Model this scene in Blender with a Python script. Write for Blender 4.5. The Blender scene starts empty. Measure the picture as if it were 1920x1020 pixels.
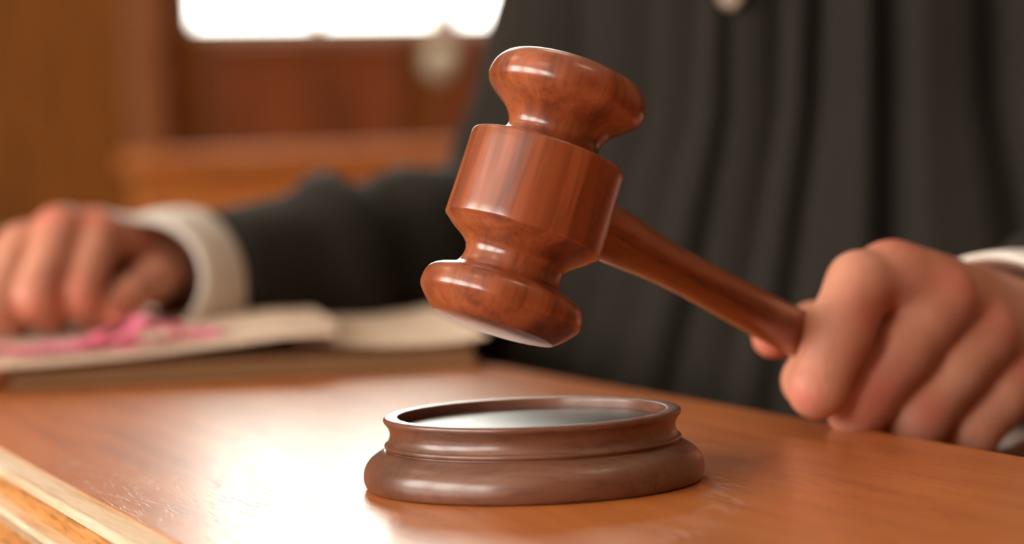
import bpy, bmesh, math, random
import numpy as np
from mathutils import Vector, Matrix, noise as mnoise

random.seed(7)
scene = bpy.context.scene
C = scene.collection
CM = 0.01
DESK_Z = 0.76                                   # height of the desk top

# ------------------------------------------------------------------ camera
F_PX = 4500.0
pitch, roll = math.radians(2.62), math.radians(2.1)
cam_loc = Vector((0, 0, DESK_Z + 0.099))
fwd = Vector((0, math.cos(pitch), -math.sin(pitch)))
r0 = Vector((1, 0, 0)); u0 = r0.cross(fwd)
right = (r0 * math.cos(roll) - u0 * math.sin(roll)).normalized()
up = right.cross(fwd).normalized()
M = Matrix((right, up, -fwd)).transposed().to_4x4()
M.translation = cam_loc
cam = bpy.data.cameras.new('camera')
cam.sensor_fit = 'HORIZONTAL'; cam.sensor_width = 36.0
cam.lens = 36.0 * F_PX / 1920.0
cam.clip_start = 0.02; cam.clip_end = 60
cam.dof.use_dof = True
cam.dof.focus_distance = 0.725
cam.dof.aperture_fstop = 6.0
camo = bpy.data.objects.new('camera', cam); C.objects.link(camo)
camo.matrix_world = M
scene.camera = camo

# ------------------------------------------------------------------ light
world = bpy.data.worlds.new('world'); scene.world = world
world.use_nodes = True
world.node_tree.nodes['Background'].inputs['Color'].default_value = (1.0, 0.93, 0.85, 1)
world.node_tree.nodes['Background'].inputs['Strength'].default_value = 0.10
WINDOW_BACK = 6.5        # radiance of the window in view
WINDOW_SIDE = 15.0        # radiance of the side windows
LAMP = 4.0               # ceiling lamps
scene.view_settings.view_transform = 'Standard'
scene.view_settings.look = 'None'
scene.view_settings.gamma = 1.0
scene.view_settings.use_curve_mapping = False
scene.view_settings.exposure = 0.1
scene.cycles.max_bounces = 6

# ------------------------------------------------------------------ frames
def P(px, py, d):
    """world point that lies d centimetres in front of the lens"""
    d = d * CM
    return cam_loc + right * ((px - 960) / F_PX * d) + up * ((510 - py) / F_PX * d) + fwd * d
YAW = math.atan2(1823.0, 4500.0)
U = Vector((-math.sin(YAW), math.cos(YAW), 0))     # along the desk and the room
V = Vector((math.cos(YAW), math.sin(YAW), 0))      # across the desk, towards the judge
RZ = math.atan2(U.y, U.x)
def R(u, v, z): return U * u + V * v + Vector((0, 0, z))
def on_wall(px, py, uw):
    """(v, z) where the view ray meets the plane u = uw (metres)"""
    d = (P(px, py, 100) - cam_loc)
    t = (uw - cam_loc.dot(U)) / d.dot(U)
    p = cam_loc + d * t
    return p.dot(V), p.z

# ------------------------------------------------------------------ object helpers
def tag(o, label=None, cat=None, group=None, kind=None):
    if label: o['label'] = label
    if cat: o['category'] = cat
    if group: o['group'] = group
    if kind: o['kind'] = kind
    return o
def link(name, me, m, parent=None, smooth=False):
    o = bpy.data.objects.new(name, me); C.objects.link(o)
    if m: me.materials.append(m)
    if smooth:
        me.polygons.foreach_set('use_smooth', [True] * len(me.polygons))
    if parent: o.parent = parent
    return o
def empty(name, loc=(0, 0, 0), rz=0):
    o = bpy.data.objects.new(name, None); C.objects.link(o)
    o.empty_display_size = 0.02
    o.location = loc; o.rotation_euler = (0, 0, rz)
    return o
def mesh_from(name, vs, fs):
    me = bpy.data.meshes.new(name); me.from_pydata([tuple(v) for v in vs], [], [tuple(f) for f in fs]); me.update(); return me
def bm_mesh(name, bm):
    me = bpy.data.meshes.new(name); bm.to_mesh(me); bm.free(); return me
def bm_box(bm, lo, hi, bevel=0.0, seg=2):
    lo, hi = Vector(lo), Vector(hi)
    r = bmesh.ops.create_cube(bm, size=1.0)
    vs = r['verts']
    for v in vs:
        v.co = Vector([(lo[i] + hi[i]) / 2 + v.co[i] * (hi[i] - lo[i]) for i in range(3)])
    if bevel > 0:
        es = list({e for v in vs for e in v.link_edges})
        bmesh.ops.bevel(bm, geom=es, offset=bevel, segments=seg, profile=0.5, affect='EDGES')
def room_box(name, m, u, v, z, parent=None, bevel=0.0):
    """box in the room frame: (u0,u1),(v0,v1),(z0,z1); its origin at the base centre"""
    c = Vector(((u[0] + u[1]) / 2, (v[0] + v[1]) / 2, z[0]))
    bm = bmesh.new()
    du, dv = (u[1] - u[0]) / 2, (v[1] - v[0]) / 2
    bm_box(bm, (-du, -dv, 0), (du, dv, z[1] - z[0]), bevel)
    o = link(name, bm_mesh(name, bm), m, parent)
    if parent:
        pu, pv, pz = parent['_f']
        o.location = (c.x - pu, -(c.y - pv), c.z - pz)
    else:
        o.location = R(*c); o.rotation_euler = (0, 0, RZ)
    return o
def room_empty(name, u, v, z):
    o = empty(name, R(u, v, z), RZ); o['_f'] = (u, v, z); return o
def lathe(name, prof, m, parent=None, n=96, cap=True):
    """profile [(r, z)...] turned about local z"""
    vs, fs = [], []
    rings = []
    for r, z in prof:
        if r < 1e-6:
            rings.append([len(vs)]); vs.append((0, 0, z))
        else:
            rings.append(list(range(len(vs), len(vs) + n)))
            vs += [(r * math.cos(2 * math.pi * k / n), r * math.sin(2 * math.pi * k / n), z) for k in range(n)]
    for a, b in zip(rings, rings[1:]):
        for k in range(n):
            k2 = (k + 1) % n
            if len(a) == 1 and len(b) == 1: continue
            if len(a) == 1: fs.append((a[0], b[k2], b[k]))
            elif len(b) == 1: fs.append((a[k], a[k2], b[0]))
            else: fs.append((a[k], a[k2], b[k2], b[k]))
    me = mesh_from(name, vs, fs)
    bm = bmesh.new(); bm.from_mesh(me); bmesh.ops.recalc_face_normals(bm, faces=bm.faces); bm.to_mesh(me); bm.free()
    return link(name, me, m, parent, True)
def spline(pts, k=8):
    """Catmull-Rom through the points; a repeated point makes a crisp corner"""
    pts = [np.array(p, float) for p in pts]
    out = []
    for i in range(len(pts) - 1):
        a, b = pts[i], pts[i + 1]
        if np.allclose(a, b): continue
        p = pts[i - 1] if i > 0 else a
        q = pts[i + 2] if i + 2 < len(pts) else b
        for j in range(k):
            t = j / k
            out.append(0.5 * ((2 * a) + (b - p) * t + (2 * p - 5 * a + 4 * b - q) * t * t + (3 * a - p - 3 * b + q) * t ** 3))
    out.append(pts[-1])
    return out
def tube(centers, radii, n=48, closed_ends=True, fold=None):
    """swept tube through centres; radii may be pairs (side, up); fold(i, ang) -> radius factor"""
    cs = [Vector(c) for c in centers]
    vs, fs = [], []
    for i, c in enumerate(cs):
        t = (cs[min(i + 1, len(cs) - 1)] - cs[max(i - 1, 0)]).normalized()
        s = t.cross(Vector((0, 0, 1)))
        s = s.normalized() if s.length > 0.05 else Vector((1, 0, 0))
        w = s.cross(t).normalized()
        r = radii[i]
        ra, rb = r if isinstance(r, (tuple, list, np.ndarray)) else (r, r)
        for k in range(n):
            a = 2 * math.pi * k / n
            f = fold(i / (len(cs) - 1), a) if fold else 1.0
            vs.append(c + s * (ra * math.cos(a) * f) + w * (rb * math.sin(a) * f))
    for i in range(len(cs) - 1):
        for k in range(n):
            k2 = (k + 1) % n
            fs.append((i * n + k, i * n + k2, (i + 1) * n + k2, (i + 1) * n + k))
    if closed_ends:
        fs.append(tuple(range(n - 1, -1, -1))); fs.append(tuple(range((len(cs) - 1) * n, len(cs) * n)))
    return vs, fs

# ------------------------------------------------------------------ signed-distance modelling (for the body)
def sd_cap(X, a, b, ra, rb):
    a = np.array(a, float); b = np.array(b, float); ba = b - a
    t = np.clip(((X - a) @ ba) / max(ba @ ba, 1e-12), 0, 1)
    return np.linalg.norm(X - a - t[:, None] * ba, axis=1) - (ra + (rb - ra) * t)
def sd_ell(X, c, ax, rad):
    q = (X - np.array(c, float)) @ np.array(ax, float).T
    rad = np.array(rad, float)
    k0 = np.linalg.norm(q / rad, axis=1); k1 = np.linalg.norm(q / rad ** 2, axis=1)
    return k0 * (k0 - 1) / np.maximum(k1, 1e-9)
def smin(a, b, k):
    h = np.clip(0.5 + 0.5 * (b - a) / k, 0, 1)
    return b + (a - b) * h - k * h * (1 - h)
def polygonize(f, lo, hi, h):
    """naive surface nets of the zero set of f"""
    lo = np.array(lo, float); hi = np.array(hi, float)
    n = np.ceil((hi - lo) / h).astype(int) + 1
    g = [lo[i] + h * np.arange(n[i]) for i in range(3)]
    X = np.stack(np.meshgrid(*g, indexing='ij'), -1).reshape(-1, 3)
    F = np.concatenate([f(X[i:i + 400000]) for i in range(0, len(X), 400000)]).reshape(n)
    S = F < 0
    cn = n - 1
    acc = np.zeros((*cn, 3)); cnt = np.zeros(cn)
    corner = lambda A, o: A[o[0]:o[0] + cn[0], o[1]:o[1] + cn[1], o[2]:o[2] + cn[2]]
    for ax in range(3):
        for o1 in (0, 1):
            for o2 in (0, 1):
                o = [0, 0, 0]; others = [i for i in range(3) if i != ax]
                o[others[0]] = o1; o[others[1]] = o2
                p = list(o); p[ax] = 1
                fa, fb = corner(F, o), corner(F, p)
                m = (fa < 0) != (fb < 0)
                t = np.where(m, fa / np.where(m, fa - fb, 1), 0)
                for i in range(3):
                    acc[..., i] += np.where(m, t if i == ax else o[i], 0)
                cnt += m
    idx = -np.ones(cn, int); act = cnt > 0
    idx[act] = np.arange(act.sum())
    ijk = np.argwhere(act)
    verts = lo + h * (ijk + acc[act] / cnt[act][:, None])
    faces = []
    for ax in range(3):
        a, b = (ax + 1) % 3, (ax + 2) % 3
        s0 = [slice(None)] * 3; s1 = [slice(None)] * 3
        s0[ax] = slice(0, -1); s1[ax] = slice(1, None)
        d = S[tuple(s0)].astype(int) - S[tuple(s1)].astype(int)
        e = np.argwhere(d != 0)
        e = e[(e[:, a] > 0) & (e[:, b] > 0) & (e[:, a] < cn[a]) & (e[:, b] < cn[b])]
        sg = d[tuple(e.T)]
        def cell(da, db):
            q = e.copy(); q[:, a] += da; q[:, b] += db
            return idx[tuple(q.T)]
        quad = np.stack([cell(-1, -1), cell(0, -1), cell(0, 0), cell(-1, 0)], 1)
        quad[sg < 0] = quad[sg < 0][:, ::-1]
        faces.append(quad)
    return verts, np.concatenate(faces)

# ------------------------------------------------------------------ materials
def new_mat(name):
    m = bpy.data.materials.new(name); m.use_nodes = True
    return m, m.node_tree.nodes, m.node_tree.links, m.node_tree.nodes['Principled BSDF']
def ramp(N, stops):
    r = N.new('ShaderNodeValToRGB')
    el = r.color_ramp.elements
    while len(el) < len(stops): el.new(0.5)
    for e, (p, c) in zip(el, stops): e.position = p; e.color = (*c, 1)
    return r
def wood(name, c_dark, c_mid, c_light, scale=(1, 12, 12), freq=6.0, rough=0.3, coat=0.0, coat_rough=0.1, bump=0.1, pores=0.35, pore_scale=90.0, dist=0.002, spec=0.5, pore_lo=0.36, pore_hi=0.5):
    m, N, L, b = new_mat(name)
    tc = N.new('ShaderNodeTexCoord'); mp = N.new('ShaderNodeMapping')
    mp.inputs['Scale'].default_value = scale
    L.new(tc.outputs['Object'], mp.inputs['Vector'])
    n1 = N.new('ShaderNodeTexNoise'); n1.inputs['Scale'].default_value = freq
    n1.inputs['Detail'].default_value = 6; n1.inputs['Distortion'].default_value = 0.6
    L.new(mp.outputs['Vector'], n1.inputs['Vector'])
    r1 = ramp(N, [(0.3, c_dark), (0.5, c_mid), (0.72, c_light)])
    L.new(n1.outputs['Fac'], r1.inputs['Fac'])
    n2 = N.new('ShaderNodeTexNoise'); n2.inputs['Scale'].default_value = pore_scale / 10
    n2.inputs['Detail'].default_value = 3
    L.new(mp.outputs['Vector'], n2.inputs['Vector'])
    r2 = ramp(N, [(pore_lo, (1 - pores,) * 3), (pore_hi, (1, 1, 1))])
    L.new(n2.outputs['Fac'], r2.inputs['Fac'])
    mx = N.new('ShaderNodeMix'); mx.data_type = 'RGBA'; mx.blend_type = 'MULTIPLY'
    mx.inputs['Factor'].default_value = 1
    L.new(r1.outputs['Color'], mx.inputs['A']); L.new(r2.outputs['Color'], mx.inputs['B'])
    L.new(mx.outputs['Result'], b.inputs['Base Color'])
    b.inputs['Roughness'].default_value = rough
    b.inputs['Specular IOR Level'].default_value = spec
    b.inputs['Coat Weight'].default_value = coat
    b.inputs['Coat Roughness'].default_value = coat_rough
    if bump > 0:
        bp = N.new('ShaderNodeBump'); bp.inputs['Strength'].default_value = bump
        bp.inputs['Distance'].default_value = dist
        L.new(r2.outputs['Color'], bp.inputs['Height'])
        L.new(bp.outputs['Normal'], b.inputs['Normal'])
        if coat > 0: L.new(bp.outputs['Normal'], b.inputs['Coat Normal'])
    return m
def plain(name, col, rough=0.6, var=0.08, scale=40.0, spec=0.5, sheen=0.0, metallic=0.0, bump=0.0):
    m, N, L, b = new_mat(name)
    tc = N.new('ShaderNodeTexCoord'); n1 = N.new('ShaderNodeTexNoise')
    n1.inputs['Scale'].default_value = scale; n1.inputs['Detail'].default_value = 4
    L.new(tc.outputs['Object'], n1.inputs['Vector'])
    r1 = ramp(N, [(0.3, tuple(c * (1 - var) for c in col)), (0.7, tuple(min(1, c * (1 + var)) for c in col))])
    L.new(n1.outputs['Fac'], r1.inputs['Fac']); L.new(r1.outputs['Color'], b.inputs['Base Color'])
    b.inputs['Roughness'].default_value = rough; b.inputs['Specular IOR Level'].default_value = spec
    b.inputs['Sheen Weight'].default_value = sheen; b.inputs['Metallic'].default_value = metallic
    if bump > 0:
        bp = N.new('ShaderNodeBump'); bp.inputs['Strength'].default_value = bump; bp.inputs['Distance'].default_value = 0.001
        L.new(n1.outputs['Fac'], bp.inputs['Height']); L.new(bp.outputs['Normal'], b.inputs['Normal'])
    return m
def emit(name, col, s):
    m, N, L, b = new_mat(name)
    b.inputs['Base Color'].default_value = (0.8, 0.8, 0.8, 1)
    b.inputs['Emission Color'].default_value = (*col, 1); b.inputs['Emission Strength'].default_value = s
    return m

MAT = {}
MAT['desk'] = wood('desk_varnished_wood', (0.39, 0.104, 0.020), (0.53, 0.154, 0.030), (0.61, 0.198, 0.045), scale=(1, 14, 14), freq=7, rough=0.34, coat=0.5, coat_rough=0.26, bump=0.28, pores=0.36, pore_scale=900, dist=0.0008, pore_lo=0.32, pore_hi=0.42)
MAT['desk_edge'] = wood('desk_edge_wood', (0.48, 0.17, 0.045), (0.60, 0.25, 0.07), (0.68, 0.34, 0.12), scale=(1, 8, 8), freq=14, rough=0.38, coat=0.3, coat_rough=0.2, bump=0.3, pores=0.4, pore_scale=600, dist=0.0006)
MAT['desk_pale'] = wood('pale_edge_wood', (0.62, 0.36, 0.17), (0.80, 0.62, 0.44), (0.86, 0.75, 0.60), scale=(0.6, 14, 14), freq=14, rough=0.34, coat=0.3, coat_rough=0.2, bump=0.3, pores=0.15, pore_scale=600, dist=0.0006)
MAT['gavel'] = wood('gavel_cherry_wood', (0.13, 0.026, 0.008), (0.27, 0.060, 0.018), (0.38, 0.100, 0.034), scale=(16, 16, 1.0), freq=7, rough=0.32, coat=0.6, coat_rough=0.20, bump=0.03, pores=0.22, pore_scale=420, dist=0.0003)
MAT['handle'] = wood('handle_cherry_wood', (0.20, 0.042, 0.008), (0.28, 0.064, 0.012), (0.34, 0.088, 0.018), scale=(1.6, 16, 16), freq=6, rough=0.32, coat=0.6, coat_rough=0.15, bump=0.05, pores=0.3, pore_scale=500, dist=0.0003)
MAT['block'] = wood('block_walnut_wood', (0.095, 0.036, 0.019), (0.135, 0.052, 0.029), (0.18, 0.072, 0.041), scale=(1.5, 12, 12), freq=6, rough=0.36, coat=0.35, coat_rough=0.22, bump=0.05, pores=0.25, pore_scale=500, dist=0.0003)
MAT['inset'] = plain('block_inset_plate', (0.05, 0.045, 0.04), rough=0.28, var=0.4, scale=60, spec=0.6, bump=0.1)
MAT['panel_red'] = wood('red_brown_panel', (0.18, 0.044, 0.010), (0.23, 0.058, 0.014), (0.27, 0.072, 0.019), scale=(8, 8, 1), freq=3, rough=0.5, bump=0)
MAT['panel_brown'] = wood('golden_brown_panel', (0.20, 0.062, 0.005), (0.24, 0.076, 0.006), (0.27, 0.088, 0.009), scale=(8, 8, 1), freq=3, rough=0.5, bump=0)
MAT['panel_pink'] = wood('worn_frame_wood', (0.24, 0.082, 0.026), (0.28, 0.098, 0.033), (0.31, 0.112, 0.040), scale=(8, 8, 1), freq=3, rough=0.5, bump=0)
MAT['bench'] = wood('bench_orange_wood', (0.50, 0.155, 0.030), (0.60, 0.19, 0.038), (0.66, 0.23, 0.05), scale=(1, 8, 8), freq=3, rough=0.45, bump=0)
MAT['plaster'] = plain('cream_plaster', (0.62, 0.54, 0.42), rough=0.9, var=0.04, scale=3)
MAT['ceiling'] = plain('white_ceiling', (0.60, 0.56, 0.50), rough=0.9, var=0.03, scale=3)
MAT['floor'] = plain('brown_carpet', (0.16, 0.09, 0.055), rough=0.95, var=0.25, scale=120)
MAT['window_frame'] = plain('painted_window_frame', (0.50, 0.42, 0.34), rough=0.5)
MAT['sky_back'] = emit('bright_window_pane', (1.0, 1.0, 0.90), WINDOW_BACK)
MAT['sky_side'] = emit('daylight_window_pane', (1.0, 0.96, 0.88), WINDOW_SIDE)
MAT['lamp'] = emit('lamp_diffuser', (1.0, 0.80, 0.56), LAMP)
MAT['lamp_rim'] = plain('lamp_metal', (0.6, 0.6, 0.58), rough=0.35, metallic=0.8)
MAT['robe'] = plain('black_robe_cloth', (0.0105, 0.0075, 0.0043), rough=0.8, var=0.2, scale=300, spec=0.2, sheen=0.05, bump=0.15)
MAT['shirt'] = plain('white_shirt_cotton', (0.78, 0.72, 0.64), rough=0.8, var=0.04, scale=200, sheen=0.1)
MAT['paper'] = plain('cream_paper', (0.68, 0.52, 0.39), rough=0.8, var=0.04, scale=60)
MAT['paper_edge'] = wood('paper_block_edges', (0.30, 0.16, 0.07), (0.42, 0.24, 0.11), (0.50, 0.30, 0.15), scale=(0.3, 0.3, 60), freq=8, rough=0.85, bump=0)
MAT['folder'] = plain('brown_card_cover', (0.22, 0.10, 0.04), rough=0.6, var=0.1)
MAT['ribbon'] = plain('pink_ribbon_cloth', (0.75, 0.13, 0.24), rough=0.55, var=0.12, scale=80, sheen=0.2)
MAT['cream'] = plain('cream_plastic', (0.55, 0.48, 0.35), rough=0.35, var=0.03)
MAT['button'] = plain('brown_horn_button', (0.20, 0.13, 0.085), rough=0.35, var=0.2, scale=200)
MAT['hair'] = plain('short_brown_hair', (0.06, 0.035, 0.02), rough=0.6, var=0.4, scale=300, bump=0.6)

def skin_mat():
    m, N, L, b = new_mat('skin')
    tc = N.new('ShaderNodeTexCoord')
    n1 = N.new('ShaderNodeTexNoise'); n1.inputs['Scale'].default_value = 55; n1.inputs['Detail'].default_value = 5
    L.new(tc.outputs['Object'], n1.inputs['Vector'])
    r1 = ramp(N, [(0.3, (0.52, 0.205, 0.128)), (0.7, (0.62, 0.285, 0.190))])
    L.new(n1.outputs['Fac'], r1.inputs['Fac'])
    at = N.new('ShaderNodeAttribute'); at.attribute_name = 'flush'
    mx = N.new('ShaderNodeMix'); mx.data_type = 'RGBA'
    L.new(at.outputs['Fac'], mx.inputs['Factor'])
    L.new(r1.outputs['Color'], mx.inputs['A']); mx.inputs['B'].default_value = (0.56, 0.13, 0.09, 1)
    L.new(mx.outputs['Result'], b.inputs['Base Color'])
    b.inputs['Roughness'].default_value = 0.48
    b.inputs['Specular IOR Level'].default_value = 0.4
    b.inputs['Subsurface Weight'].default_value = 0.25
    b.inputs['Subsurface Radius'].default_value = (1.0, 0.35, 0.2)
    b.inputs['Subsurface Scale'].default_value = 0.004
    n2 = N.new('ShaderNodeTexNoise'); n2.inputs['Scale'].default_value = 420; n2.inputs['Detail'].default_value = 3
    L.new(tc.outputs['Object'], n2.inputs['Vector'])
    n3 = N.new('ShaderNodeTexNoise'); n3.inputs['Scale'].default_value = 130; n3.inputs['Detail'].default_value = 3
    L.new(tc.outputs['Object'], n3.inputs['Vector'])
    ad = N.new('ShaderNodeMath'); ad.operation = 'ADD'
    L.new(n2.outputs['Fac'], ad.inputs[0]); L.new(n3.outputs['Fac'], ad.inputs[1])
    bp = N.new('ShaderNodeBump'); bp.inputs['Strength'].default_value = 0.35; bp.inputs['Distance'].default_value = 0.0008
    L.new(ad.outputs[0], bp.inputs['Height']); L.new(bp.outputs['Normal'], b.inputs['Normal'])
    return m
MAT['skin'] = skin_mat()

# ================================================================== the room
UB = 4.30                                     # back wall
U_FRONT, V_L, V_R, ZC = -2.6, -3.0, 3.2, 3.3
room_box('floor', MAT['floor'], (U_FRONT, UB + 0.2), (V_L, V_R), (-0.05, 0.0))['kind'] = 'structure'
room_box('ceiling', MAT['ceiling'], (U_FRONT, UB + 0.2), (V_L, V_R), (ZC, ZC + 0.05))['kind'] = 'structure'

def window(name, u, v, z, mat, panes, parent_kind='structure', along='v'):
    """framed window set in an opening; panes = division positions (0..1) along its width"""
    w = room_empty(name, (u[0] + u[1]) / 2, (v[0] + v[1]) / 2, z[0]); w['kind'] = parent_kind
    f = 0.035
    um, vm = (u[0] + u[1]) / 2, (v[0] + v[1]) / 2
    if along == 'v':
        room_box('frame_rail', MAT['window_frame'], u, v, (z[0], z[0] + 0.02), w)
        room_box('frame_rail', MAT['window_frame'], u, v, (z[1] - f, z[1]), w)
        e = [v[0]] + [v[0] + (v[1] - v[0]) * p for p in panes] + [v[1]]
        for i, q in enumerate(e):
            hw = (0.009 if i == 1 else 0.022) if 0 < i < len(e) - 1 else 0.01
            q = min(max(q, v[0] + hw), v[1] - hw)
            room_box('mullion', MAT['window_frame'], (u[0] + 0.003, u[1] - 0.003), (q - hw, q + hw), (z[0] + 0.02, z[1] - f), w)
        for a, b in zip(e, e[1:]):
            room_box('pane', mat, (um, um + 0.006), (a + 0.01, b - 0.01), (z[0] + 0.02, z[1] - f), w)
    else:
        room_box('frame_rail', MAT['window_frame'], u, v, (z[0], z[0] + f), w)
        room_box('frame_rail', MAT['window_frame'], u, v, (z[1] - f, z[1]), w)
        e = [u[0]] + [u[0] + (u[1] - u[0]) * p for p in panes] + [u[1]]
        for i, q in enumerate(e):
            hw = 0.02
            q = min(max(q, u[0] + hw), u[1] - hw)
            room_box('mullion', MAT['window_frame'], (q - hw, q + hw), (v[0] + 0.003, v[1] - 0.003), (z[0] + f, z[1] - f), w)
        for a, b in zip(e, e[1:]):
            room_box('pane', mat, (a + 0.015, b - 0.015), (vm, vm + 0.006), (z[0] + f, z[1] - f), w)
    return w

# back wall with its window: four pieces of wall around the opening are one wall thing
wl, wb = on_wall(352, 66, UB)                  # left end and sill of the window
wr = on_wall(1420, 66, UB)[0]
wt = 2.55
wall = room_empty('wall_back', UB + 0.1, 0, 0); wall['kind'] = 'structure'
room_box('wainscot', MAT['panel_brown'], (UB, UB + 0.2), (V_L, V_R), (0, wb), wall)
room_box('pier', MAT['panel_brown'], (UB, UB + 0.2), (V_L, wl), (wb, wt), wall)
room_box('pier', MAT['plaster'], (UB, UB + 0.2), (wr, V_R), (wb, wt), wall)
room_box('lintel', MAT['plaster'], (UB, UB + 0.2), (V_L, V_R), (wt, ZC), wall)
m1 = (on_wall(607, 40, UB)[0] - wl) / (wr - wl); m2 = (on_wall(848, 40, UB)[0] - wl) / (wr - wl)
window('window_1', (UB + 0.02, UB + 0.10), (wl, wr), (wb, wt), MAT['sky_back'], [m1, m2])
# raised red-brown panels with their mouldings under the window
pa, pz1 = on_wall(385, 80, UB); pb, pz0 = on_wall(760, 274, UB)
def wall_panel(va, vb, za, zb):
    room_box('panel', MAT['panel_red'], (UB - 0.018, UB), (va + 0.02, vb - 0.02), (za + 0.02, zb - 0.02), wall, 0.006)
    for v in ((va, va + 0.02), (vb - 0.02, vb)):
        room_box('moulding', MAT['panel_red'], (UB - 0.026, UB), v, (za, zb), wall, 0.004)
    for z in ((za, za + 0.02), (zb - 0.02, zb)):
        room_box('moulding', MAT['panel_red'], (UB - 0.026, UB), (va + 0.02, vb - 0.02), z, wall, 0.004)
zl = 0.30
for i in range(3):
    o = i * (pb - pa + 0.06)
    wall_panel(pa + o, pb + o, pz0 - 0.25, pz1)
# side walls, with the tall windows that light the desk from the left
WS = [(-1.9, -0.7), (-0.3, 0.9), (1.3, 2.5)]
wlw = room_empty('wall_left', U_FRONT, V_L - 0.1, 0); wlw['kind'] = 'structure'
z0s, z1s = 1.0, 2.7
room_box('wainscot', MAT['panel_brown'], (U_FRONT, UB + 0.2), (V_L - 0.2, V_L), (0, z0s), wlw)
room_box('lintel', MAT['plaster'], (U_FRONT, UB + 0.2), (V_L - 0.2, V_L), (z1s, ZC), wlw)
ed = [U_FRONT] + [x for w in WS for x in w] + [UB + 0.2]
for a, b in zip(ed[::2], ed[1::2]):
    room_box('pier', MAT['plaster'], (a, b), (V_L - 0.2, V_L), (z0s, z1s), wlw)
for i, w in enumerate(WS):
    window('window_%d' % (i + 2), w, (V_L - 0.14, V_L - 0.04), (z0s, z1s), MAT['sky_side'], [0.5], along='u')
wrw = room_empty('wall_right', U_FRONT, V_R + 0.1, 0); wrw['kind'] = 'structure'
room_box('wainscot', MAT['panel_brown'], (U_FRONT, UB + 0.2), (V_R, V_R + 0.2), (0, 1.2), wrw)
room_box('upper_panelling', MAT['panel_brown'], (U_FRONT, UB + 0.2), (V_R, V_R + 0.2), (1.2, ZC), wrw)
wfw = room_empty('wall_front', U_FRONT - 0.1, 0, 0); wfw['kind'] = 'structure'
room_box('wainscot', MAT['panel_brown'], (U_FRONT - 0.2, U_FRONT), (V_L - 0.2, V_R + 0.2), (0, 1.2), wfw)
room_box('upper_panelling', MAT['panel_brown'], (U_FRONT - 0.2, U_FRONT), (V_L - 0.2, V_R + 0.2), (1.2, ZC), wfw)

# door beside the window: leaf with panels, jamb, head
UD = UB - 0.05
d1 = on_wall(235, 100, UD)[0]; d2 = on_wall(300, 100, UD)[0]; d0 = d1 - 0.86
door = room_empty('door_1', UD, (d0 + d1) / 2, 0); door['kind'] = 'structure'
room_box('door_leaf', MAT['panel_brown'], (UD + 0.01, UB), (d0, d1), (0.01, 2.1), door)
for va, vb in ((d0 + 0.08, d0 + 0.39), (d0 + 0.47, d1 - 0.08)):
    for za, zb in ((0.2, 0.68), (1.25, 1.95)):
        room_box('door_panel', MAT['panel_brown'], (UD - 0.002, UD + 0.01), (va, vb), (za, zb), door, 0.004)
for v in ((d0 - 0.06, d0), (d1, d2)):
    room_box('jamb', MAT['panel_pink'], (UD - 0.03, UB), v, (0, 2.16), door, 0.004)
room_box('door_head', MAT['panel_pink'], (UD - 0.03, UB), (d0, d1), (2.1, 2.16), door, 0.004)

# low wooden bench front along the back wall
UBn = UB - 0.55
b0, btz = on_wall(238, 288, UBn); b1 = b0 + 2.6
bench = room_empty('wooden_bench', UBn, (b0 + b1) / 2, 0)
tag(bench, 'long orange-brown wooden bench with panelled back below the window', 'bench')
room_box('top_rail', MAT['bench'], (UBn - 0.03, UBn + 0.07), (b0, b1), (btz - 0.03, btz), bench, 0.006)
n = 6
for i in range(n):
    a = b0 + 0.01 + (b1 - b0 - 0.02) * i / n; b = b0 + 0.01 + (b1 - b0 - 0.02) * (i + 1) / n
    room_box('back_board', MAT['bench'], (UBn, UBn + 0.03), (a + 0.002, b - 0.002), (0.40, btz - 0.03), bench, 0.003)
room_box('seat', MAT['bench'], (UBn - 0.36, UBn), (b0 + 0.01, b1 - 0.01), (0.38, 0.42), bench, 0.006)
for v in (b0, b0 + 1.28, b1 - 0.04):
    room_box('bench_end', MAT['bench'], (UBn - 0.36, UBn + 0.06), (v, v + 0.04), (0, 0.38), bench, 0.006)

# the round pale fitting under the window
fv, fz = on_wall(818, 118, UB)
fit = empty('wall_fitting', R(UB - 0.026, fv, fz), RZ)
tag(fit, 'small round pale fitting on the wood panelling under the bright window', 'wall fitting')
base = lathe('base_plate', [(0, 0), (0.034, 0), (0.036, 0.003), (0.034, 0.008), (0.030, 0.010), (0, 0.010)], MAT['cream'], fit)
dome = lathe('domed_cover', [(0.028, 0.008)] + [(0.028 * math.cos(t * math.pi / 20), 0.010 + 0.02 * math.sin(t * math.pi / 20)) for t in range(0, 10)] + [(0, 0.03)], MAT['cream'], fit)
for o in (base, dome): o.rotation_euler = (0, -math.pi / 2, 0)

# ceiling lamps
for i, (u, v) in enumerate([(0.0, -1.2), (0.0, 1.4), (2.6, -1.2), (2.6, 1.4)]):
    l = room_empty('ceiling_lamp', u, v, ZC - 0.06)
    tag(l, ['square ceiling lamp above the front left of the room', 'square ceiling lamp above the front right of the room', 'square ceiling lamp near the back wall, window side', 'square ceiling lamp near the back wall, right side'][i], 'ceiling lamp', 'square ceiling lamps')
    for (ua, ub, va, vb) in ((-.32, -.30, -.32, .32), (.30, .32, -.32, .32), (-.30, .30, -.32, -.30), (-.30, .30, .30, .32)):
        room_box('lamp_rim', MAT['lamp_rim'], (u + ua, u + ub), (v + va, v + vb), (ZC - 0.06, ZC), l)
    room_box('diffuser', MAT['lamp'], (u - .30, u + .30), (v - .30, v + .30), (ZC - 0.05, ZC - 0.04), l)

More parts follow.
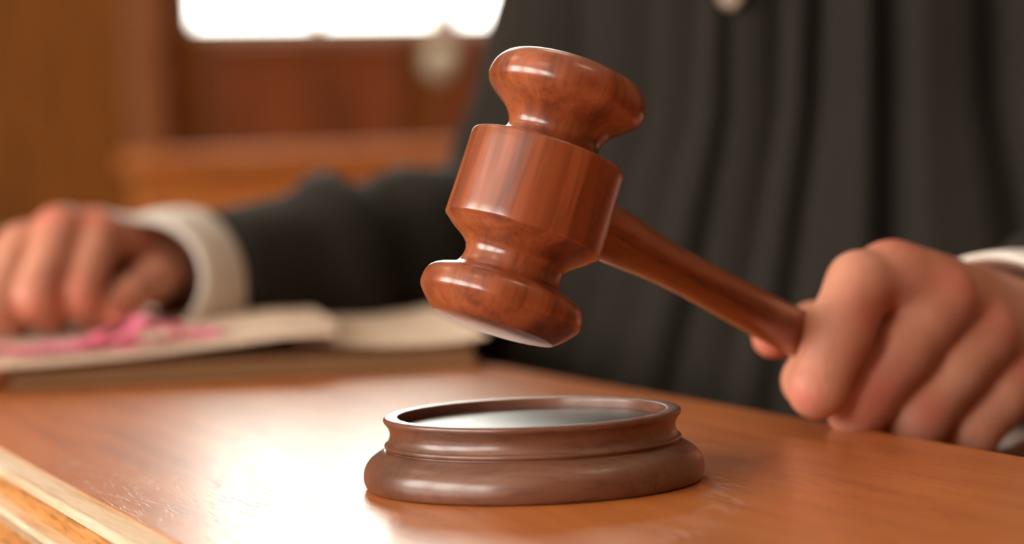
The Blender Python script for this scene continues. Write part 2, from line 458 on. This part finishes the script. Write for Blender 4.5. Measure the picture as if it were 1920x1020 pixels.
# ================================================================== the desk
V_NEAR, V_FAR = 0.1555, 0.4345
DU0, DU1 = -0.5, 2.3
desk = room_empty('judge_desk', 0.9, 0.3, 0)
tag(desk, 'long varnished orange-brown wooden desk under the gavel and papers', 'desk')
def desk_run(name, prof, m, u0=DU0, u1=DU1, smooth=True):
    """extrude a closed (v, z) profile along u"""
    n = len(prof); vs = []
    for u in (u0, u1):
        for v, z in prof: vs.append((u - 0.9, -(v - 0.3), z))
    fs = [(k, (k + 1) % n, n + (k + 1) % n, n + k) for k in range(n)]
    fs += [tuple(range(n - 1, -1, -1)), tuple(range(n, 2 * n))]
    me = mesh_from(name, vs, fs)
    bm = bmesh.new(); bm.from_mesh(me); bmesh.ops.recalc_face_normals(bm, faces=bm.faces); bm.to_mesh(me); bm.free()
    o = link(name, me, m, desk, smooth)
    if smooth:
        md = o.modifiers.new('edges', 'EDGE_SPLIT'); md.split_angle = math.radians(40)
    return o
def arc(cv, cz, r, a0, a1, n=8):
    return [(cv + r * math.cos(math.radians(a0 + (a1 - a0) * i / n)), cz + r * math.sin(math.radians(a0 + (a1 - a0) * i / n))) for i in range(n + 1)]
Z = DESK_Z
desk_run('desk_top', [(V_NEAR, Z - 0.03), (V_NEAR, Z)] + arc(V_FAR - 0.004, Z - 0.004, 0.004, 90, 0) + [(V_FAR, Z - 0.03)], MAT['desk'])
# near edge: slanted lipping, bead, and a second step below
desk_run('edge_lipping', [(V_NEAR, Z - 0.03), (V_NEAR, Z - 0.0004), (V_NEAR - 0.0065, Z - 0.0022)] + arc(V_NEAR - 0.0066, Z - 0.0042, 0.002, 80, 180, 5) + [(V_NEAR - 0.0086, Z - 0.005), (V_NEAR - 0.004, Z - 0.0055), (V_NEAR - 0.004, Z - 0.03)], MAT['desk_pale'])
desk_run('edge_band', [(V_NEAR - 0.004, Z - 0.03), (V_NEAR - 0.004, Z - 0.0055), (V_NEAR - 0.0082, Z - 0.0055), (V_NEAR - 0.0082, Z - 0.0125), (V_NEAR - 0.0082, Z - 0.03)], MAT['desk_edge'], smooth=False)
desk_run('edge_bead', [(V_NEAR - 0.0082, Z - 0.020), (V_NEAR - 0.0082, Z - 0.0125), (V_NEAR - 0.0115, Z - 0.0128)] + arc(V_NEAR - 0.0118, Z - 0.0146, 0.0018, 80, 250, 8) + [(V_NEAR - 0.0105, Z - 0.020)], MAT['desk_pale'])
desk_run('edge_skirt', [(V_NEAR - 0.004, Z - 0.055), (V_NEAR - 0.004, Z - 0.03), (V_NEAR - 0.0082, Z - 0.03), (V_NEAR - 0.0082, Z - 0.020), (V_NEAR - 0.0105, Z - 0.020), (V_NEAR - 0.0105, Z - 0.055)], MAT['desk_edge'], smooth=False)
desk_run('fascia', [(V_NEAR + 0.03, Z - 0.20), (V_NEAR + 0.03, Z - 0.055), (V_NEAR - 0.012, Z - 0.055), (V_NEAR - 0.012, Z - 0.20)], MAT['desk'], smooth=False)
for i in range(5):
    a = DU0 + (DU1 - DU0) * i / 5
    room_box('front_panel', MAT['desk'], (a + 0.003, a + 0.557), (V_NEAR + 0.005, V_NEAR + 0.03), (0.03, Z - 0.20), desk, 0.003)
room_box('plinth', MAT['desk'], (DU0, DU1), (V_NEAR + 0.01, V_NEAR + 0.04), (0, 0.03), desk)
for u in (DU0, DU1 - 0.04):
    room_box('end_panel', MAT['desk'], (u, u + 0.04), (V_NEAR + 0.03, V_FAR - 0.02), (0, Z - 0.03), desk, 0.003)

# ================================================================== sounding block
bc = P(1002, 903, 74.2); bc.z = DESK_Z
block = empty('sounding_block', bc)
tag(block, 'round dark brown wooden sounding block on the desk under the raised gavel', 'sounding block')
pr = spline([(0, 0), (0, 0), (4.9, 0), (4.9, 0), (5.14, 0.03), (5.24, 0.22), (5.26, 0.42), (5.20, 0.68), (5.02, 0.93), (4.72, 1.13), (4.60, 1.19), (4.60, 1.19),
             (4.53, 1.20), (4.53, 1.24), (4.58, 1.28), (4.58, 1.36), (4.50, 1.41), (4.50, 1.41), (4.44, 1.52), (4.41, 1.66), (4.43, 1.80), (4.50, 1.94), (4.58, 2.04), (4.60, 2.12), (4.56, 2.19), (4.46, 2.21),
             (4.20, 2.20), (4.14, 2.17), (4.12, 2.08), (4.12, 1.84), (4.12, 1.84), (4.0, 1.83), (0, 1.83)], 5)
lathe('block_body', [(p[0] * CM, p[1] * CM) for p in pr], MAT['block'], block, 128)
pr = [(0, 1.83), (4.0, 1.83), (4.05, 1.85), (4.03, 1.88), (3.9, 1.895), (0, 1.895)]
lathe('inset_plate', [(r * CM, z * CM) for r, z in pr], MAT['inset'], block, 96)

# ================================================================== gavel
Hc = P(1004, 364, 74.0)
Hq = P(1492, 624, 85.2)
hx = (Hq - Hc).normalized()
az = (right * math.sin(math.radians(17.8)) + up * math.cos(math.radians(17.8)) + fwd * 0.14).normalized()
az = (az - hx * az.dot(hx)).normalized()
ay = az.cross(hx)
GM = Matrix((hx, ay, az)).transposed().to_4x4(); GM.translation = Hc
gavel = empty('wooden_gavel'); gavel.matrix_world = GM
tag(gavel, 'polished reddish wooden gavel raised in the hand above the round block', 'gavel')
T = 3.35                                        # barrel middle measured from the widest ring of the top cap
capr = [(0, -1.02), (0.6, -1.0), (1.2, -0.94), (1.72, -0.83), (2.0, -0.74), (2.20, -0.62), (2.38, -0.42), (2.48, -0.20), (2.52, 0.02), (2.50, 0.20), (2.42, 0.36), (2.24, 0.54), (1.98, 0.74),
        (1.72, 0.96), (1.55, 1.20), (1.47, 1.42), (1.50, 1.58), (1.62, 1.72), (1.72, 1.78), (1.72, 1.78), (1.86, 1.80), (2.36, 1.94), (2.44, 1.98), (2.47, 2.06), (2.47, 2.06)]
botr = [(2.47, 2.06), (2.48, 3.3), (2.50, 4.62), (2.50, 4.62), (2.48, 4.70), (2.38, 4.78), (2.38, 4.78), (2.12, 5.0), (1.82, 5.2), (1.62, 5.40), (1.55, 5.62), (1.58, 5.84), (1.66, 6.02), (1.76, 6.12), (1.76, 6.12), (1.95, 6.18), (2.24, 6.29), (2.44, 6.44), (2.54, 6.64), (2.57, 6.86),
        (2.56, 7.00), (2.52, 7.10), (2.52, 7.10), (2.34, 7.32), (2.08, 7.57), (1.93, 7.68), (1.93, 7.68), (1.84, 7.71), (1.2, 7.80), (0, 7.86)]
pr = spline(capr, 4)[:-1] + spline(botr, 4)
lathe('gavel_head', [(p[0] * CM, (T - p[1]) * CM) for p in pr], MAT['gavel'], gavel, 128)
hp = spline([(0, 1.5), (0.6, 1.5), (0.72, 1.6), (0.84, 2.4), (0.92, 3.2), (0.93, 4.0), (0.87, 5.0), (0.79, 6.2), (0.74, 7.6), (0.74, 9.4), (0.78, 11.5), (0.82, 13.6), (0.84, 15.0), (0.80, 15.7), (0.6, 16.0), (0, 16.1)], 5)
ho = lathe('handle', [(p[0] * CM, p[1] * CM) for p in hp], MAT['handle'], gavel, 64)
for v in ho.data.vertices: v.co = Vector((v.co.z, v.co.y, -v.co.x))

# ================================================================== papers
e1 = Vector((0.985, 0.172, 0)).normalized(); e2 = Vector((-e1.y, e1.x, 0))
S0 = P(14, 741, 112.0); S0.z = DESK_Z
prz = math.atan2(e1.y, e1.x)
bundle = empty('document_bundle', S0, prz)
tag(bundle, 'thick bundle of brown-edged documents lying on the desk under loose sheets', 'document bundle')
def slab(name, m, parent, lo, hi, dx=0.0):
    bm = bmesh.new(); bm_box(bm, lo, hi, 0.0012, 1)
    return link(name, bm_mesh(name, bm), m, parent)
slab('back_cover', MAT['folder'], bundle, (0, 0, 0.0002), (0.224, 0.24, 0.0022))
zz = 0.0022
for i, (h, o) in enumerate([(0.0032, 0.002), (0.0018, 0.0005), (0.0030, 0.003), (0.0015, 0.001)]):
    slab('page_block', MAT['paper_edge'] if i % 2 == 0 else MAT['folder'], bundle, (0.001 + o, o, zz), (0.223 - o * 0.5, 0.238 + o, zz + h - 0.0001)); zz += h
def sheet(name, label, zf, s0, s1, t0, t1, th, loc_s=None, ns=48, nt=14, mat='paper'):
    vs, fs = [], []
    for k in (0, 1):
        for j in range(nt + 1):
            for i in range(ns + 1):
                s = s0 + (s1 - s0) * i / ns; t = t0 + (t1 - t0) * j / nt
                vs.append((s * CM, t * CM, (zf(s, t) + (th if k else 0)) * CM))
    W = ns + 1; B = W * (nt + 1)
    for j in range(nt):
        for i in range(ns):
            a = j * W + i
            fs.append((a + B, a + B + 1, a + B + W + 1, a + B + W)); fs.append((a, a + W, a + W + 1, a + 1))
    for i in range(ns):
        fs.append((i, i + 1, i + 1 + B, i + B)); a = nt * W + i; fs.append((a + 1, a, a + B, a + 1 + B))
    for j in range(nt):
        a = j * W; fs.append((a + W, a, a + B, a + W + B)); a = j * W + ns; fs.append((a, a + W, a + W + B, a + B))
    o = link(name, mesh_from(name, vs, fs), MAT[mat], None, True)
    md = o.modifiers.new('edges', 'EDGE_SPLIT'); md.split_angle = math.radians(50)
    o.location = S0; o.rotation_euler = (0, 0, prz)
    tag(o, label, 'paper', 'loose sheets on the bundle')
    return o
ZB = zz / CM
def z_left(s, t):
    return ZB + 0.05 + 0.85 * max(0, (s + 1) / 15.0) ** 1.6 + 0.030 * t * min(1, max(0.0, (17 - s) / 14)) - 0.1 * max(0, s - 13.5)
def z_right(s, t):
    return ZB + 0.06 + 0.50 * math.exp(-((s - 13.2) / 3.0) ** 2) + 0.22 * max(0, (s - 20) / 2.6) ** 2 + 0.02 * t
sheet('paper_sheet', 'cream sheet curling up at its right corner beside the black sleeve', z_right, 13.4, 22.9, 0.3, 20, 0.10)
sheet('paper_sheet', 'broad cream sheet under the resting hand and the pink ribbon', lambda s, t: z_left(s, t) + 0.0, -4.5, 15.4, -0.6, 21, 0.12)
sheet('paper_sheet', 'topmost cream sheet set back under the white cuff', lambda s, t: z_left(s, t) + 0.16 + 0.02 * s / 10, -3.0, 16.0, 3.0, 22, 0.08)

# pink ribbon: a loose loop of flat tape
def ribbon_mesh(pts, width, th=0.0006, k=8):
    c = [Vector(p) for p in spline(pts, k)]
    vs, fs = [], []
    for i, p in enumerate(c):
        t = (c[min(i + 1, len(c) - 1)] - c[max(i - 1, 0)]).normalized()
        sd = t.cross(Vector((0, 0, 1)))
        sd = sd.normalized() if sd.length > 0.05 else Vector((0, 1, 0))
        tw = 0.5 * math.sin(i * 0.35)
        nrm = sd.cross(t).normalized()
        a = (sd * math.cos(tw) + nrm * math.sin(tw)) * (width / 2); q = nrm * (th / 2)
        vs += [p - a - q, p + a - q, p + a + q, p - a + q]
    for i in range(len(c) - 1):
        for j in range(4):
            fs.append((4 * i + j, 4 * i + (j + 1) % 4, 4 * i + 4 + (j + 1) % 4, 4 * i + 4 + j))
    fs += [(3, 2, 1, 0), tuple(len(vs) - 4 + j for j in range(4))]
    return vs, fs
rib = empty('pink_ribbon', S0, prz)
tag(rib, 'loose pink tape bunched on the papers beside the resting hand', 'ribbon')
def sp(s, t, dz): return (s * CM, t * CM, (z_left(s, t) + 0.30 + dz) * CM)
for pts, w in [
    ([sp(-2.5, 3.5, .15), sp(0.5, 3.0, .2), sp(3, 2.6, .25), sp(5, 3.2, .5), sp(6.5, 4.2, .9), sp(8, 4.4, .55), sp(9.4, 3.4, .15), sp(10.4, 3.0, .1)], 0.009),
    ([sp(3.5, 2.0, .15), sp(5, 1.6, .35), sp(6.3, 2.4, .85), sp(6.2, 3.8, 1.15), sp(5.0, 4.0, .8), sp(4.3, 2.8, .45), sp(5.2, 1.9, .2), sp(7.2, 1.9, .1), sp(9.0, 2.4, .08)], 0.008),
    ([sp(0.0, 2.4, .1), sp(2.0, 1.9, .15), sp(3.8, 2.6, .3), sp(5.6, 3.4, .95), sp(7.0, 3.2, .8), sp(8.2, 2.6, .3)], 0.008)]:
    link('ribbon_loop', mesh_from('ribbon_loop', *ribbon_mesh(pts, w)), MAT['ribbon'], rib, True)

# ================================================================== the judge
fd = Vector((-0.75, -0.66, 0)).normalized()      # facing
rd = Vector((fd.y, -fd.x, 0))                    # the judge's right (seen to the left)
TC = Vector((0.215, 1.37, 0))
person = empty('person', TC)
tag(person, 'person in a black robe and white shirt holding the gavel, other hand on papers', 'person')
pn = lambda v: np.array([v.x, v.y, v.z])
def finish(name, V_, F_, mat, parent, flush=None):
    me = bpy.data.meshes.new(name)
    V_ = np.asarray(V_, float) - np.array(person.location)
    me.from_pydata(V_.tolist(), [], [tuple(f) for f in F_]); me.update()
    o = link(name, me, mat, parent, True)
    if flush is not None:
        a = me.attributes.new('flush', 'FLOAT', 'POINT'); a.data.foreach_set('value', np.asarray(flush, float))
    return o
def smooth_mesh(V_, F_, it=2, lam=0.5):
    E = np.concatenate([F_[:, [0, 1]], F_[:, [1, 2]], F_[:, [2, 3]], F_[:, [3, 0]]])
    E = np.concatenate([E, E[:, ::-1]])
    cnt = np.bincount(E[:, 0], minlength=len(V_))[:, None]
    for _ in range(it):
        s = np.stack([np.bincount(E[:, 0], V_[E[:, 1], i], minlength=len(V_)) for i in range(3)], 1)
        V_ = V_ + lam * (s / np.maximum(cnt, 1) - V_)
    return V_

# --- the hand that holds the gavel
c_ = CM
def hand_sdf(fingers, thumb, wrist, extra, kf=0.0014, kp=0.006):
    def f(X):
        d = None
        for segs in fingers:
            q = None
            for a, b, ra, rb in segs:
                s = sd_cap(X, a, b, ra, rb)
                q = s if q is None else smin(q, s, 0.0035)
            d = q if d is None else smin(d, q, kf)
        pl = None
        for a, b, ra, rb in wrist:
            s = sd_cap(X, a, b, ra, rb)
            pl = s if pl is None else smin(pl, s, 0.010)
        d = smin(d, pl, kp)
        q = None
        for a, b, ra, rb in thumb:
            s = sd_cap(X, a, b, ra, rb)
            q = s if q is None else smin(q, s, 0.005)
        d = smin(d, q, 0.004)
        for a, b, ra, rb in extra:
            d = smin(d, sd_cap(X, a, b, ra, rb), 0.006)
        return d
    return f
def K(px, py, d): return pn(P(px, py, d))
mcp = [K(1676, 518, 86.4), K(1768, 570, 87.0), K(1848, 632, 88.0), K(1908, 708, 89.0)]
mdp = [K(1570, 628, 84.4), K(1690, 657, 85.8), K(1788, 694, 87.0), K(1872, 748, 88.2)]
pip = [K(1533, 730, 84.0), K(1610, 760, 85.5), K(1714, 790, 86.4), K(1818, 812, 87.6)]
pre = [K(1612, 533, 85.4)] + [mcp[i] * 0.5 + mdp[i] * 0.5 for i in (1, 2, 3)]
rr = [(1.10, 1.20, 1.0, 0.86), (1.12, 1.17, 1.14, 0.90), (1.08, 1.16, 1.16, 0.88), (1.02, 1.08, 1.06, 0.82)]
hq, hn = pn(Hq), pn(hx)
FG = []
for i in range(4):
    r1, rm, r2, r3 = [x * c_ for x in rr[i]]
    dip = pip[i] + np.array([-0.001 if i == 0 else 0.003, 0.022, 0.001])
    tip = dip + np.array([0.006, 0.008, 0.013])
    FG.append([(mcp[i], pre[i], r1, (r1 + rm) / 2), (pre[i], mdp[i], (r1 + rm) / 2, rm), (mdp[i], pip[i], rm, r2), (pip[i], dip, r2 * 0.97, r3), (dip, tip, r3, r3 * 0.9)])
wr_ = [K(1935, 612, 93), K(1955, 640, 93.5), K(1968, 675, 94), K(1975, 715, 94.5)]
WRI = [(mcp[i], wr_[i], 0.0118 if i < 3 else 0.0108, 0.0150) for i in range(4)]
fore = pn(P(2010, 640, 98)); elbow_l = np.array([0.40, 1.16, DESK_Z + 0.03])
WRI += [(wr_[1], fore, 0.020, 0.024), (wr_[2], fore, 0.020, 0.024), (fore, elbow_l, 0.026, 0.038)]
WRI += [((mcp[0] + mcp[1]) / 2, (wr_[1] + wr_[2]) / 2, 0.012, 0.016)]
th0, th1, th2, th3 = K(1900, 640, 95), K(1620, 622, 92), K(1530, 618, 90), K(1450, 632, 88.4)
TH = [(th0, th1, 0.016, 0.0125), (th1, th2, 0.0118, 0.0098), (th2, th3, 0.0098, 0.0080)]
KN = []
for i, (px, py) in enumerate([(1662, 478), (1778, 530), (1853, 600), (1912, 690)]):
    d = [86.3, 86.5, 87.6, 88.7][i]
    k = K(px, py + 26, d); KN.append((k, k + 1e-5, 0.0078, 0.0078))
fl_pts = [(K(1672, 466, 86.2), .009), (K(1620, 595, 83.8), .010), (K(1505, 740, 83.2), .007), (K(1778, 530, 86.0), .009), (K(1795, 555, 86.2), .008), (K(1852, 598, 87.2), .008), (K(1876, 622, 87.4), .008), (K(1640, 745, 84.6), .011), (K(1915, 695, 88.2), .009), (K(1440, 650, 88), .012), (K(1745, 775, 85.4), .008)]
def flush_at(V_, pts):
    a = np.zeros(len(V_))
    for p, r in pts: a = np.maximum(a, np.exp(-((np.linalg.norm(V_ - p, axis=1) / r) ** 2)))
    return a * 0.6
allp = np.array([p for s in FG for q in s for p in q[:2]] + wr_ + [th1, th2, th3, fore])
VA, FA = polygonize(hand_sdf(FG, TH, WRI, KN), allp.min(0) - 0.02, allp.max(0) + np.array([0.03, 0.03, 0.025]), 0.0012)
VA = smooth_mesh(VA, FA, 3)
FL = flush_at(VA, fl_pts)

# --- the hand resting on the papers
mcp2 = [K(186, 436, 126), K(112, 430, 125), K(40, 462, 124.5), K(-25, 500, 125)]
pip2 = [K(150, 560, 121.5), K(66, 560, 120.5), K(-8, 568, 120.5), K(-70, 575, 121.5)]
FG2 = []
for i in range(4):
    r1, rm, r2, r3 = [x * c_ for x in rr[i]]
    dip = pip2[i] + np.array([0.003, 0.018, -0.010]); tip = dip + np.array([0.003, 0.016, -0.001])
    FG2.append([(mcp2[i], pip2[i], r1, r2), (pip2[i], dip, r2, r3), (dip, tip, r3, r3 * 0.9)])
wr2 = [K(330, 478, 132.5), K(305, 470, 133), K(285, 480, 133.5), K(270, 500, 134)]
elbow_r = np.array([0.02, 1.47, DESK_Z + 0.055])
fore2 = K(345, 500, 136)
W2 = [(mcp2[i], wr2[i], 0.0115, 0.0145) for i in range(4)] + [(wr2[0], fore2, 0.020, 0.024), (wr2[3], fore2, 0.020, 0.024), (fore2, elbow_r, 0.026, 0.038)]
TH2 = [(K(320, 495, 131), K(285, 525, 127), 0.014, 0.0115), (K(285, 525, 127), K(240, 558, 124), 0.0108, 0.0095), (K(240, 558, 124), K(212, 585, 122.4), 0.0092, 0.0080)]
fl2 = [(K(165, 395, 125), .012), (K(90, 395, 124), .012), (K(150, 570, 120.5), .02), (K(60, 590, 120), .012), (K(215, 580, 122), .012)]
allp = np.array([p for s in FG2 for q in s for p in q[:2]] + wr2 + [fore2])
VB, FB = polygonize(hand_sdf(FG2, TH2, W2, []), allp.min(0) - 0.02, allp.max(0) + 0.03, 0.0018)
VB = smooth_mesh(VB, FB, 2)
FLB = flush_at(VB, fl2)

# --- arms, trunk, neck and head (under the robe and above the frame)
sh_r = pn(TC + rd * 0.175) + np.array([0, 0, DESK_Z + 0.315]); sh_l = pn(TC - rd * 0.175) + np.array([0, 0, DESK_Z + 0.315])
hc = pn(TC + fd * 0.03) + np.array([0, 0, DESK_Z + 0.575])
AX = [pn(rd), pn(fd), [0, 0, 1]]
def hp_(x, y, z): return hc + pn(rd) * x + pn(fd) * y + np.array([0, 0, z])
def trunk(X):
    d = sd_ell(X, pn(TC) + [0, 0, DESK_Z + 0.16], AX, (0.165, 0.105, 0.24))
    d = smin(d, sd_ell(X, pn(TC) + [0, 0, DESK_Z - 0.16], AX, (0.16, 0.115, 0.16)), 0.05)
    d = smin(d, sd_cap(X, sh_r, sh_l, 0.055, 0.055), 0.05)
    for s, e in ((sh_r, elbow_r), (sh_l, elbow_l)):
        d = smin(d, sd_cap(X, s, e, 0.05, 0.040), 0.03)
    d = smin(d, sd_cap(X, elbow_r, fore2, 0.040, 0.027), 0.02)
    d = smin(d, sd_cap(X, elbow_l, fore, 0.040, 0.027), 0.02)
    d = smin(d, sd_cap(X, pn(TC) + [0, 0, DESK_Z + 0.36], hp_(0, 0.0, -0.06), 0.058, 0.056), 0.03)
    h = sd_ell(X, hp_(0, -0.01, 0.03), AX, (0.076, 0.098, 0.10))
    h = smin(h, sd_ell(X, hp_(0, 0.025, -0.055), AX, (0.058, 0.066, 0.065)), 0.03)
    h = smin(h, sd_cap(X, hp_(0, 0.085, 0.015), hp_(0, 0.107, -0.028), 0.008, 0.013), 0.012)
    h = smin(h, sd_cap(X, hp_(-0.035, 0.082, 0.026), hp_(0.035, 0.082, 0.026), 0.009, 0.009), 0.012)
    h = smin(h, sd_cap(X, hp_(-0.020, 0.088, -0.062), hp_(0.020, 0.088, -0.062), 0.006, 0.006), 0.006)
    h = smin(h, sd_cap(X, hp_(0, 0.082, -0.10), hp_(0, 0.082, -0.098), 0.017, 0.017), 0.02)
    for s in (-1, 1):
        h = smin(h, sd_ell(X, hp_(s * 0.078, -0.01, -0.005), AX, (0.010, 0.020, 0.032)), 0.008)
        h = np.maximum(h, -sd_cap(X, hp_(s * 0.032, 0.097, 0.008), hp_(s * 0.031, 0.097, 0.008), 0.013, 0.013))
    return smin(d, h, 0.02)
VT, FT = polygonize(trunk, np.minimum.reduce([sh_r, sh_l, elbow_r, elbow_l, fore2, fore]) * [1, 1, 0] + [-0.08, -0.12, DESK_Z - 0.34], np.maximum.reduce([sh_r, sh_l, elbow_r, elbow_l]) * [1, 1, 0] + [0.10, 0.14, DESK_Z + 0.73], 0.007)
body = finish('body', np.concatenate([VA, VB, VT]), list(map(tuple, FA)) + list(map(tuple, FB + len(VA))) + list(map(tuple, FT + len(VA) + len(VB))), MAT['skin'], person, np.concatenate([FL, FLB, np.zeros(len(VT))]))
VH, FH = polygonize(lambda X: np.maximum(sd_ell(X, hp_(0, -0.014, 0.038), AX, (0.082, 0.102, 0.104)), ((X - hp_(0, 0.06, 0.045)) @ (pn(fd) * 0.75 + np.array([0, 0, -0.66])))), hc - 0.13, hc + 0.16, 0.006)
finish('hair', VH, FH, MAT['hair'], body)
for s in (-1, 1):
    bm = bmesh.new(); bmesh.ops.create_uvsphere(bm, u_segments=16, v_segments=10, radius=0.011)
    o = link('eye', bm_mesh('eye', bm), MAT['shirt'], body, True); o.location = Vector(hp_(s * 0.032, 0.079, 0.008)) - person.location

# --- robe: the draped front and back, with its folds
def gr(x, c, w): return math.exp(-((x - c) / w) ** 2)
def robe_r(phi, z):
    zz = z - DESK_Z
    ks = [(-0.76, 0.25, 0.24), (-0.3, 0.30, 0.23), (-0.06, 0.285, 0.20), (0.02, 0.235, 0.165), (0.12, 0.200, 0.130), (0.26, 0.205, 0.118), (0.335, 0.195, 0.100), (0.375, 0.14, 0.082), (0.405, 0.085, 0.072), (0.43, 0.070, 0.068)]
    zs = [k[0] for k in ks]
    a = np.interp(zz, zs, [k[1] for k in ks]); b = np.interp(zz, zs, [k[2] for k in ks])
    s, c = abs(math.sin(phi)), abs(math.cos(phi))
    e = 2.5
    r = 1.0 / ((s / a) ** e + (c / b) ** e) ** (1 / e)
    amp = max(0.0, min(1.0, (0.36 - zz) / 0.16))
    w = 0.004 * math.sin(phi * 9 + 1.6 * math.sin(zz * 5)) + 0.002 * math.sin(phi * 17 + 3 * zz + 1) + 0.004 * mnoise.noise(Vector((phi * 3, zz * 4, 2)))
    for c0, sl, wd, dep in FOLDS:
        w -= dep * gr(phi, c0 + sl * (zz - 0.1), wd)
    return r + amp * w
FOLDS = [(0.02, 0.05, 0.035, 0.016), (-0.42, -0.35, 0.05, 0.016), (-0.72, -0.2, 0.05, 0.02), (-0.22, -0.2, 0.05, 0.008), (0.28, 0.1, 0.07, 0.010), (0.55, 0.2, 0.06, 0.012), (0.85, 0.1, 0.06, 0.012), (-1.05, -0.1, 0.07, 0.016)]
zs = [0.006 + (DESK_Z + 0.42) * i / 70 for i in range(71)]
NP = 360
vs, fs = [], []
for z in zs:
    for k in range(NP):
        ph = 2 * math.pi * k / NP - math.pi
        r = robe_r(ph, z)
        p = TC + fd * (r * math.cos(ph)) + rd * (r * math.sin(ph)); vs.append((p.x, p.y, z))
for i in range(len(zs) - 1):
    for k in range(NP):
        k2 = (k + 1) % NP
        fs.append((i * NP + k2, i * NP + k, (i + 1) * NP + k, (i + 1) * NP + k2))
robe = finish('robe', vs, fs, MAT['robe'], person)
# sleeves
def sleeve(pts, rad, seed, amp=0.10, freq=14, bumps=()):
    cs = spline(pts, 10); rs = spline([(r, r2) for r, r2 in rad], 10)
    def fold(t, a):
        n_ = mnoise.noise(Vector((math.cos(a) * 1.3 + seed, math.sin(a) * 1.3, t * freq)))
        f = 1.0 + amp * n_ + amp * 0.3 * math.sin(t * freq * 3.1 + 1.5 * math.sin(a) + seed)
        for c0, w, h in bumps: f += h * gr(t + 0.015 * math.cos(a), c0, w)
        return f
    return tube(cs, rs, 72, True, fold)
er = Vector((0.020, 1.475, DESK_Z + 0.048))
rs_pts = [Vector((0.118, 1.50, DESK_Z + 0.295)), Vector((0.055, 1.485, DESK_Z + 0.165)), er, er * 0.5 + P(420, 518, 133) * 0.5, P(400, 522, 132.5)]
v_, f_ = sleeve(rs_pts, [(0.075, 0.075), (0.068, 0.068), (0.072, 0.075), (0.050, 0.047), (0.040, 0.038)], 1.0, 0.07, 9, [(0.83, 0.026, 0.30), (0.735, 0.024, 0.14), (0.60, 0.03, 0.06)])
finish('sleeve', v_, f_, MAT['robe'], robe)
el = Vector(elbow_l)
ls_pts = [Vector(sh_l) + Vector((0, 0, -0.02)), Vector(sh_l) * 0.5 + el * 0.5, el, el * 0.5 + P(2030, 655, 99) * 0.5, P(2010, 650, 98)]
v_, f_ = sleeve(ls_pts, [(0.085, 0.085), (0.075, 0.075), (0.068, 0.066), (0.055, 0.055), (0.050, 0.050)], 5.0, 0.10, 9)
finish('sleeve', v_, f_, MAT['robe'], robe)
# shirt cuffs: open flared bands with thickness
def cuff(c0, c1, r0, r1, th=0.0022, n=72, funnel=0.0):
    c0, c1 = Vector(c0), Vector(c1); t = (c1 - c0).normalized()
    s = t.cross(Vector((0, 0, 1))).normalized(); w = s.cross(t)
    rings = []
    for k in range(9):
        q = k / 8; rings.append((c0.lerp(c1, q), r0 + (r1 - r0) * q + 0.0015 * math.sin(q * math.pi)))
    for k in range(8, -1, -1):
        q = k / 8; rings.append((c0.lerp(c1, q), r0 + (r1 - r0) * q + 0.0015 * math.sin(q * math.pi) - th - funnel * q))
    vs, fs = [], []
    for c, r in rings:
        for k in range(n):
            a = 2 * math.pi * k / n; r_ = r * (1 + 0.02 * math.sin(3 * a + 1))
            vs.append(c + s * (r_ * math.cos(a)) + w * (r_ * math.sin(a)))
    m = len(rings)
    for i in range(m):
        for k in range(n):
            fs.append((i * n + k, i * n + (k + 1) % n, ((i + 1) % m) * n + (k + 1) % n, ((i + 1) % m) * n + k))
    return vs, fs
v_, f_ = cuff(P(1864, 656, 91.4), P(1975, 665, 98.0), 0.0375, 0.042, funnel=0.016)
finish('shirt_cuff', v_, f_, MAT['shirt'], person)
v_, f_ = cuff(P(268, 528, 127), P(345, 545, 133), 0.034, 0.047)
finish('shirt_cuff', v_, f_, MAT['shirt'], person)
# button on the front of the robe
bz = DESK_Z + 0.185
bp_ = TC + fd * (robe_r(-0.06, bz) + 0.001) + rd * (robe_r(-0.06, bz) * -0.06)
bt = lathe('button', [(0, 0.004), (0.005, 0.004), (0.0075, 0.0048), (0.009, 0.0042), (0.0095, 0.0025), (0.0085, 0.0005), (0, 0)], MAT['button'], robe, 32)
bt.location = Vector((bp_.x, bp_.y, bz)) - person.location
bt.rotation_euler = fd.to_track_quat('Z', 'Y').to_euler()

for o in list(bpy.data.objects):
    if '_f' in o: del o['_f']
